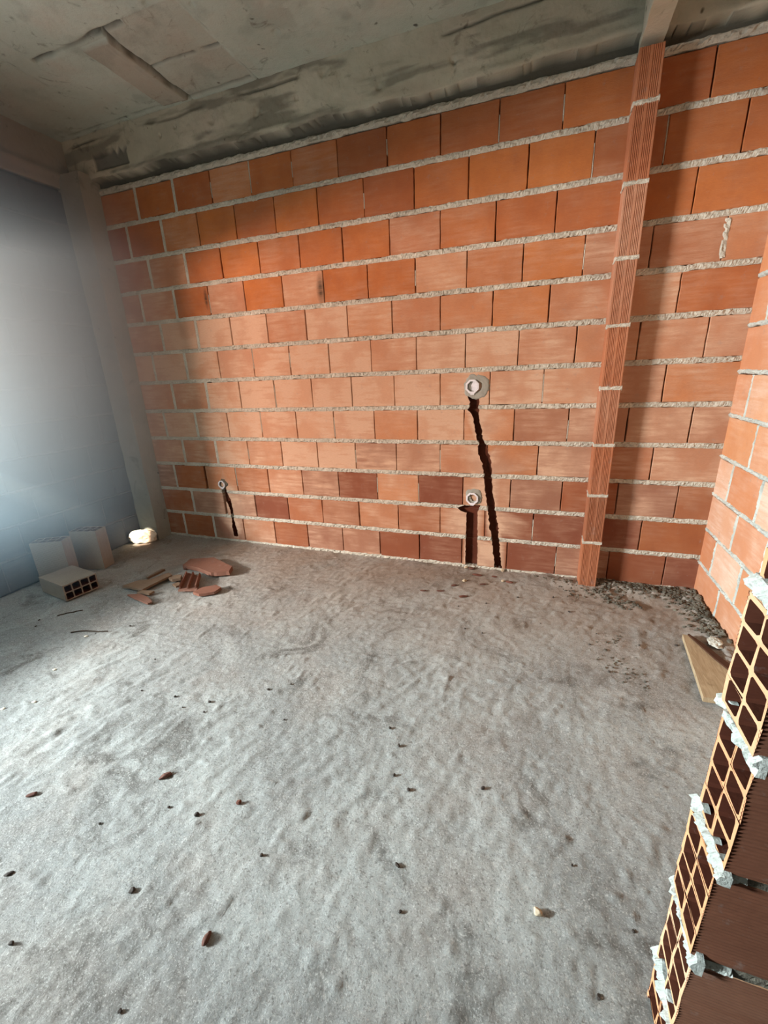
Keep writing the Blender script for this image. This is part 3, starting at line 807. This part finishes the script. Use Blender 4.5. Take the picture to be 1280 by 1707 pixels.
near = [(1.764, -.388, .030, .010, .006, 15, 'chip_brown', 'brown splinter below the low junction box, farthest left'),
 (1.655, -.418, .022, .009, .006, 10, 'chip_brown', 'brown splinter lying apart to the left of the box droppings'),
 (1.830, -.300, .020, .009, .008, 30, 'chip_brown', 'brown crumb left of the short channel foot'),
 (1.905, -.420, .034, .012, .007, 25, 'chip_red', 'largest reddish splinter in front of the short channel'),
 (1.950, -.120, .034, .012, .008, 0, 'chip_red', 'reddish splinter at the wall between both channels'),
 (2.000, -.235, .024, .009, .006, 20, 'chip_brown', 'brown splinter in front of the gap between the channels'),
 (1.880, -.215, .016, .012, .010, 20, 'chip_pale', 'pale plaster crumb in front of the short channel'),
 (2.160, -.165, .024, .010, .008, -10, 'chip_red', 'reddish splinter right of the long channel foot'),
 (2.120, -.155, .014, .010, .008, 40, 'chip_pale', 'pale plaster crumb beside the long channel foot'),
 (1.860, -.030, .014, .012, .010, 40, 'chip_pale', 'pale crumb at the left foot of the short channel'),
 (2.105, -.020, .013, .011, .014, 40, 'chip_pale', 'pale crumb at the right foot of the long channel'),
 (1.900, -.030, .030, .014, .010, 0, 'chip_brown', 'brown crumb wedged at the foot of the short channel'),
 (2.060, -.100, .020, .010, .006, 0, 'chip_red', 'reddish crumb just right of the reddish wall splinter')]
for i, c in enumerate(near): pebble('masonry_chip', *c[:7], c[7], 'masonry chip', 'chips chiselled out of the channels', seed=40 + i)
dots = [(.541, -1.441), (.67, -1.634), (1.038, -1.654), (1.806, -1.503), (1.863, -1.567), (1.946, -1.723), (2.178, -1.642), (1.387, -1.592), (1.884, -1.687), (1.974, -.755), (2.066, -.768), (2.80, -.676), (2.969, -.615), (2.641, -.912), (2.572, -1.908), (.85, -1.62), (.93, -1.66), (1.02, -1.60), (1.12, -2.42), (1.49, -2.42), (1.90, -.54), (2.05, -.47), (2.35, -.60), (2.22, -.35), (1.30, -1.40), (1.22, -1.46), (.15, -1.25), (.02, -1.36), (-.45, -1.36), (-.38, -1.42), (2.42, -.30), (2.50, -.44), (2.62, -.62), (2.58, -.72), (1.60, -2.05), (1.98, -1.95), (2.02, -2.05), (2.44, -1.80), (2.48, -2.06), (.66, -2.36), (.9, -2.48), (1.05, -2.13), (1.22, -2.02)]
base = None
for i, (x, y) in enumerate(dots):
    s = random.uniform(.003, .006)
    pebble('pebble', x, y, s * random.uniform(1, 1.6), s, s * .8, random.uniform(0, 180), 'stone_dark', 'tiny dark pebble, one of those strewn over the concrete floor', 'pebble', 'tiny dark pebbles strewn on the floor', seed=300 + i, lift=.001)
for i, (x, y) in enumerate([(.02, -1.75), (.16, -1.93), (.07, -2.0), (-.1, -1.5)]):
    pebble('plaster_crumb', x + .1, y + .1, .011, .006, .004, 30, 'plaster_white', 'tiny white plaster crumb on the floor near the left edge', 'plaster crumb', 'tiny white plaster crumbs', seed=500 + i)

def stick(a, b, r, label, bend=.01):
    n = 9; V = []; F = []
    a = np.array(a); b = np.array(b); d = (b - a) / np.linalg.norm(b - a); p = np.array([-d[1], d[0]])
    for i in range(n):
        t = i / (n - 1); c = a + (b - a) * t + p * bend * math.sin(t * 5); z = fz(*c) + r * 1.2
        for k in range(6):
            an = k * math.pi / 3; V.append([*(c + p * r * math.cos(an)), z + r * math.sin(an)])
    for i in range(n - 1):
        for k in range(6): F.append((i * 6 + k, i * 6 + (k + 1) % 6, (i + 1) * 6 + (k + 1) % 6, (i + 1) * 6 + k))
    F += [tuple(range(5, -1, -1)), tuple((n - 1) * 6 + k for k in range(6))]
    tag(mk('straw', V, F, 'straw'), label, 'straw', 'dry straws on the floor')
stick((-.12, -1.40), (.07, -1.32), .0035, 'thin dark straw lying on the floor between hollow brick and viewer')
stick((-.38, -1.30), (-.30, -1.20), .003, 'short dark straw on the floor left of the flat hollow brick')

# plaster lump at the column foot
def lump(name, c, size, mat, seed, sub=5, amp=.35):
    bm = bmesh.new(); bmesh.ops.create_icosphere(bm, subdivisions=sub, radius=1)
    P = np.array([v.co[:] for v in bm.verts])
    P = P * (1 + amp * fbm(P[:, 0] * 1.7, P[:, 1] * 1.7, P[:, 2] * 1.7, 5, seed))[:, None]
    P = P * np.array(size); P[:, 2] = np.maximum(P[:, 2], -size[2] * .5)
    for v, p in zip(bm.verts, P): v.co = p
    me = bpy.data.meshes.new(name); bm.to_mesh(me); bm.free(); me.materials.append(MATS[mat])
    o = bpy.data.objects.new(name, me); o.location = c; link(o); return o
pl = lump('plaster_lump', (-.90, -.215, .038), (.115, .055, .066), 'plaster_white', 5)
pl.rotation_euler = (0, 0, math.radians(25))
tag(pl, 'bright white plaster lump at the foot of the concrete column', 'plaster lump')

# mortar droppings along the alcove: nobody could count them
rb = Acc()
def add_crumb(acc, x, y, s, seed, rg):
    bm = bmesh.new(); bmesh.ops.create_icosphere(bm, subdivisions=1, radius=1)
    V = np.array([v.co[:] for v in bm.verts]); F = [[v.index for v in f.verts] for f in bm.faces]; bm.free()
    V = V * rg.uniform(.55, 1.15, (len(V), 1)) * s * np.array([rg.uniform(.8, 1.5), rg.uniform(.8, 1.3), rg.uniform(.5, .9)])
    a = rg.uniform(0, 6.28); c_, s_ = math.cos(a), math.sin(a)
    V = V @ np.array([[c_, s_, 0], [-s_, c_, 0], [0, 0, 1]])
    acc.add(V + np.array([x, y, fz(x, y) + s * .35]), F)
rg = np.random.default_rng(5)
segs = [(2.30, -.05, 2.56, -.10, .02, 60, .006), (2.66, -.06, 3.16, -.08, .045, 420, .010), (3.15, -.08, 3.17, -.52, .045, 380, .011), (2.62, -.15, 2.84, -.30, .035, 120, .009), (2.50, -.15, 2.56, -.26, .03, 40, .006), (2.74, -.62, 2.66, -.70, .03, 26, .005), (2.62, -.78, 2.80, -.98, .04, 50, .005)]
for x0, y0, x1, y1, sp, n, sz in segs:
    for i in range(n):
        t = rg.random(); x = x0 + (x1 - x0) * t + rg.normal() * sp; y = y0 + (y1 - y0) * t + rg.normal() * sp
        x = min(x, 3.185); y = min(y, -.015)
        add_crumb(rb, x, y, sz * rg.uniform(.35, 1.25), i, rg)
tag(rb.build('mortar_rubble', ['rubble_grey']), 'dark crumbly mortar droppings heaped along the foot of the alcove walls', 'rubble', kind='stuff')
pl2 = lump('mortar_lump', (3.125, -.60, .040), (.026, .040, .016), 'mortar_grey', 8, 4, .6)
tag(pl2, 'pale grey mortar lump in the dark rubble beside the wooden board', 'mortar lump')

# wooden board offcut
poly = [(3.004, -.560), (3.028, -.560), (3.060, -.66), (3.085, -.735), (3.125, -.83), (3.18, -1.005), (2.962, -1.015)]
a = Acc(); N = len(poly); zt = .034
V = [[x, y, .012] for x, y in poly] + [[x, y, zt] for x, y in poly]
a.add(np.array(V), [tuple(range(N)), tuple(range(2 * N - 1, N - 1, -1))] + [(i, N + i, N + (i + 1) % N, (i + 1) % N) for i in range(N)])
wb = a.build('wooden_board', ['wood_board'])
tag(wb, 'pointed offcut of pale wooden board on the alcove floor', 'board')
bm = bmesh.new(); bm.from_mesh(wb.data); bmesh.ops.recalc_face_normals(bm, faces=bm.faces); bm.to_mesh(wb.data); bm.free()
a = Acc()
P0 = [(3.024, -.562), (3.056, -.66), (3.081, -.735), (3.121, -.83), (3.176, -1.0)]
offs = [(.006, .004), (.026, .010), (.028, .012), (.034, .012), (.034, .0)]
V = []; n = len(P0)
for k, z in ((0, .030), (0, .041)):
    for (x, y), (ox, oy) in zip(P0, offs): V.append([x, y, z])
    for (x, y), (ox, oy) in zip(P0[::-1], offs[::-1]): V.append([x + ox, y + oy, z])
m_ = 2 * n
a.add(np.array(V), [tuple(range(m_)), tuple(range(2 * m_ - 1, m_ - 1, -1))] + [(i, m_ + i, m_ + (i + 1) % m_, (i + 1) % m_) for i in range(m_)])
be = a.build('bark_edge', ['wood_dark'], wb); be['label'] = 'dark split edge of the board'
bm = bmesh.new(); bm.from_mesh(be.data); bmesh.ops.recalc_face_normals(bm, faces=bm.faces); bm.to_mesh(be.data); bm.free()

# ------------------------------------------------------------------ window glare, built as a volume of haze
def air():
    m = bpy.data.materials.new('glare_volume'); m.use_nodes = True; t = m.node_tree; t.nodes.clear()
    out = t.nodes.new('ShaderNodeOutputMaterial'); vs = t.nodes.new('ShaderNodeVolumeScatter')
    vs.inputs['Color'].default_value = (.50, .83, 1, 1); vs.inputs['Anisotropy'].default_value = .2
    tc = t.nodes.new('ShaderNodeTexCoord'); sub = t.nodes.new('ShaderNodeVectorMath'); sub.operation = 'DISTANCE'
    sub.inputs[1].default_value = (XL * 1.25, -1.30, 1.65)
    mr = t.nodes.new('ShaderNodeMapRange'); mr.interpolation_type = 'SMOOTHSTEP'
    mr.inputs['From Min'].default_value = .1; mr.inputs['From Max'].default_value = 1.85
    mr.inputs['To Min'].default_value = 2.0; mr.inputs['To Max'].default_value = .0
    mu = t.nodes.new('ShaderNodeVectorMath'); mu.operation = 'MULTIPLY'; mu.inputs[1].default_value = (1.25, 1, 1)
    t.links.new(tc.outputs['Object'], mu.inputs[0]); t.links.new(mu.outputs[0], sub.inputs[0]); t.links.new(sub.outputs['Value'], mr.inputs['Value'])
    t.links.new(mr.outputs[0], vs.inputs['Density']); t.links.new(vs.outputs[0], out.inputs['Volume']); MATS['glare_volume'] = m
    # the glare veil: a ball about the opening, cut off by the wall faces
    bm = bmesh.new(); bmesh.ops.create_uvsphere(bm, u_segments=48, v_segments=32, radius=1.95)
    for v in bm.verts:
        p = Vector((v.co.x / 1.25 + XL, v.co.y - 1.30, v.co.z + 1.65))
        v.co = (max(p.x, XL + .05), min(p.y, -.15), min(max(p.z, .04), 2.84))
    me = bpy.data.meshes.new('glare_haze'); bm.to_mesh(me); bm.free(); me.materials.append(MATS['glare_volume'])
    o = bpy.data.objects.new('glare_haze', me); link(o)
    tag(o, 'bluish veil of window glare, built as haze in front of the left wall', 'haze', kind='stuff')
AIR = True
if AIR: air()

# ------------------------------------------------------------------ light
def area(name, loc, target, sx, sy, power, col, spread=180):
    l = bpy.data.lights.new(name, 'AREA'); l.shape = 'RECTANGLE'; l.size = sx; l.size_y = sy; l.energy = power; l.color = col; l.spread = math.radians(spread)
    o = bpy.data.objects.new(name, l); COL.objects.link(o); o.location = loc
    d = Vector(target) - Vector(loc); o.rotation_euler = d.to_track_quat('-Z', 'Y').to_euler(); return o
area('sky_light', (-3.10, -4.00, 1.82), (1.0, -.8, 1.2), 1.0, .42, 1060, (.86, .94, 1.0))
area('ground_sky_light', (-4.2, -2.8, 3.2), (1.0, -2.0, 0), 2.4, 1.1, 170, (.80, .91, 1.0))
area('ground_bounce_light', (-2.7, -2.4, -.45), (.4, -1.7, 2.9), 2.2, 1.3, 260, (.70, .87, 1.0))
area('added_fill_light', (2.0, Y_END + .3, 1.9), (1.2, -1, 1.0), 2.5, 1.6, 2, (1, .96, .9))  # weak unseen fill lamp added behind the camera
sp = bpy.data.lights.new('added_lump_spot', 'SPOT'); sp.energy = 1500; sp.spot_size = math.radians(4.2); sp.spot_blend = .25; sp.shadow_soft_size = .01; sp.color = (1, .95, .82)  # spot lamp added inside the opening, in place of sun on the lump
so = bpy.data.objects.new('added_lump_spot', sp); COL.objects.link(so); so.location = (-1.03, -2.25, 1.70)
so.rotation_euler = (Vector((-.90, -.215, .04)) - so.location).to_track_quat('-Z', 'Y').to_euler()
w = bpy.data.worlds.new('World'); SC.world = w; w.use_nodes = True
w.node_tree.nodes['Background'].inputs[0].default_value = (.75, .88, 1, 1); w.node_tree.nodes['Background'].inputs[1].default_value = .6

# ------------------------------------------------------------------ camera
cam = bpy.data.cameras.new('Camera'); co = bpy.data.objects.new('Camera', cam); COL.objects.link(co); SC.camera = co
cam.sensor_fit = 'HORIZONTAL'; cam.sensor_width = 36; cam.lens = 36 * 705.93 / 1280; cam.clip_start = .02
r = Vector((.94120261, .33539252, -.04061404)); u = Vector((-.06889542, .3082348, .94881227)); F = Vector((-.3307432, .89022647, -.31321841))
co.matrix_world = Matrix(((r.x, u.x, -F.x, 2.2708), (r.y, u.y, -F.y, -2.71686), (r.z, u.z, -F.z, 1.31395), (0, 0, 0, 1)))

SC.view_settings.view_transform = 'Standard'; SC.view_settings.look = 'None'; SC.view_settings.gamma = 1
SC.view_settings.use_curve_mapping = False; SC.view_settings.exposure = 0.0
SC.cycles.use_denoising = True; SC.cycles.max_bounces = 8; SC.cycles.diffuse_bounces = 3
SC.cycles.sample_clamp_indirect = 4
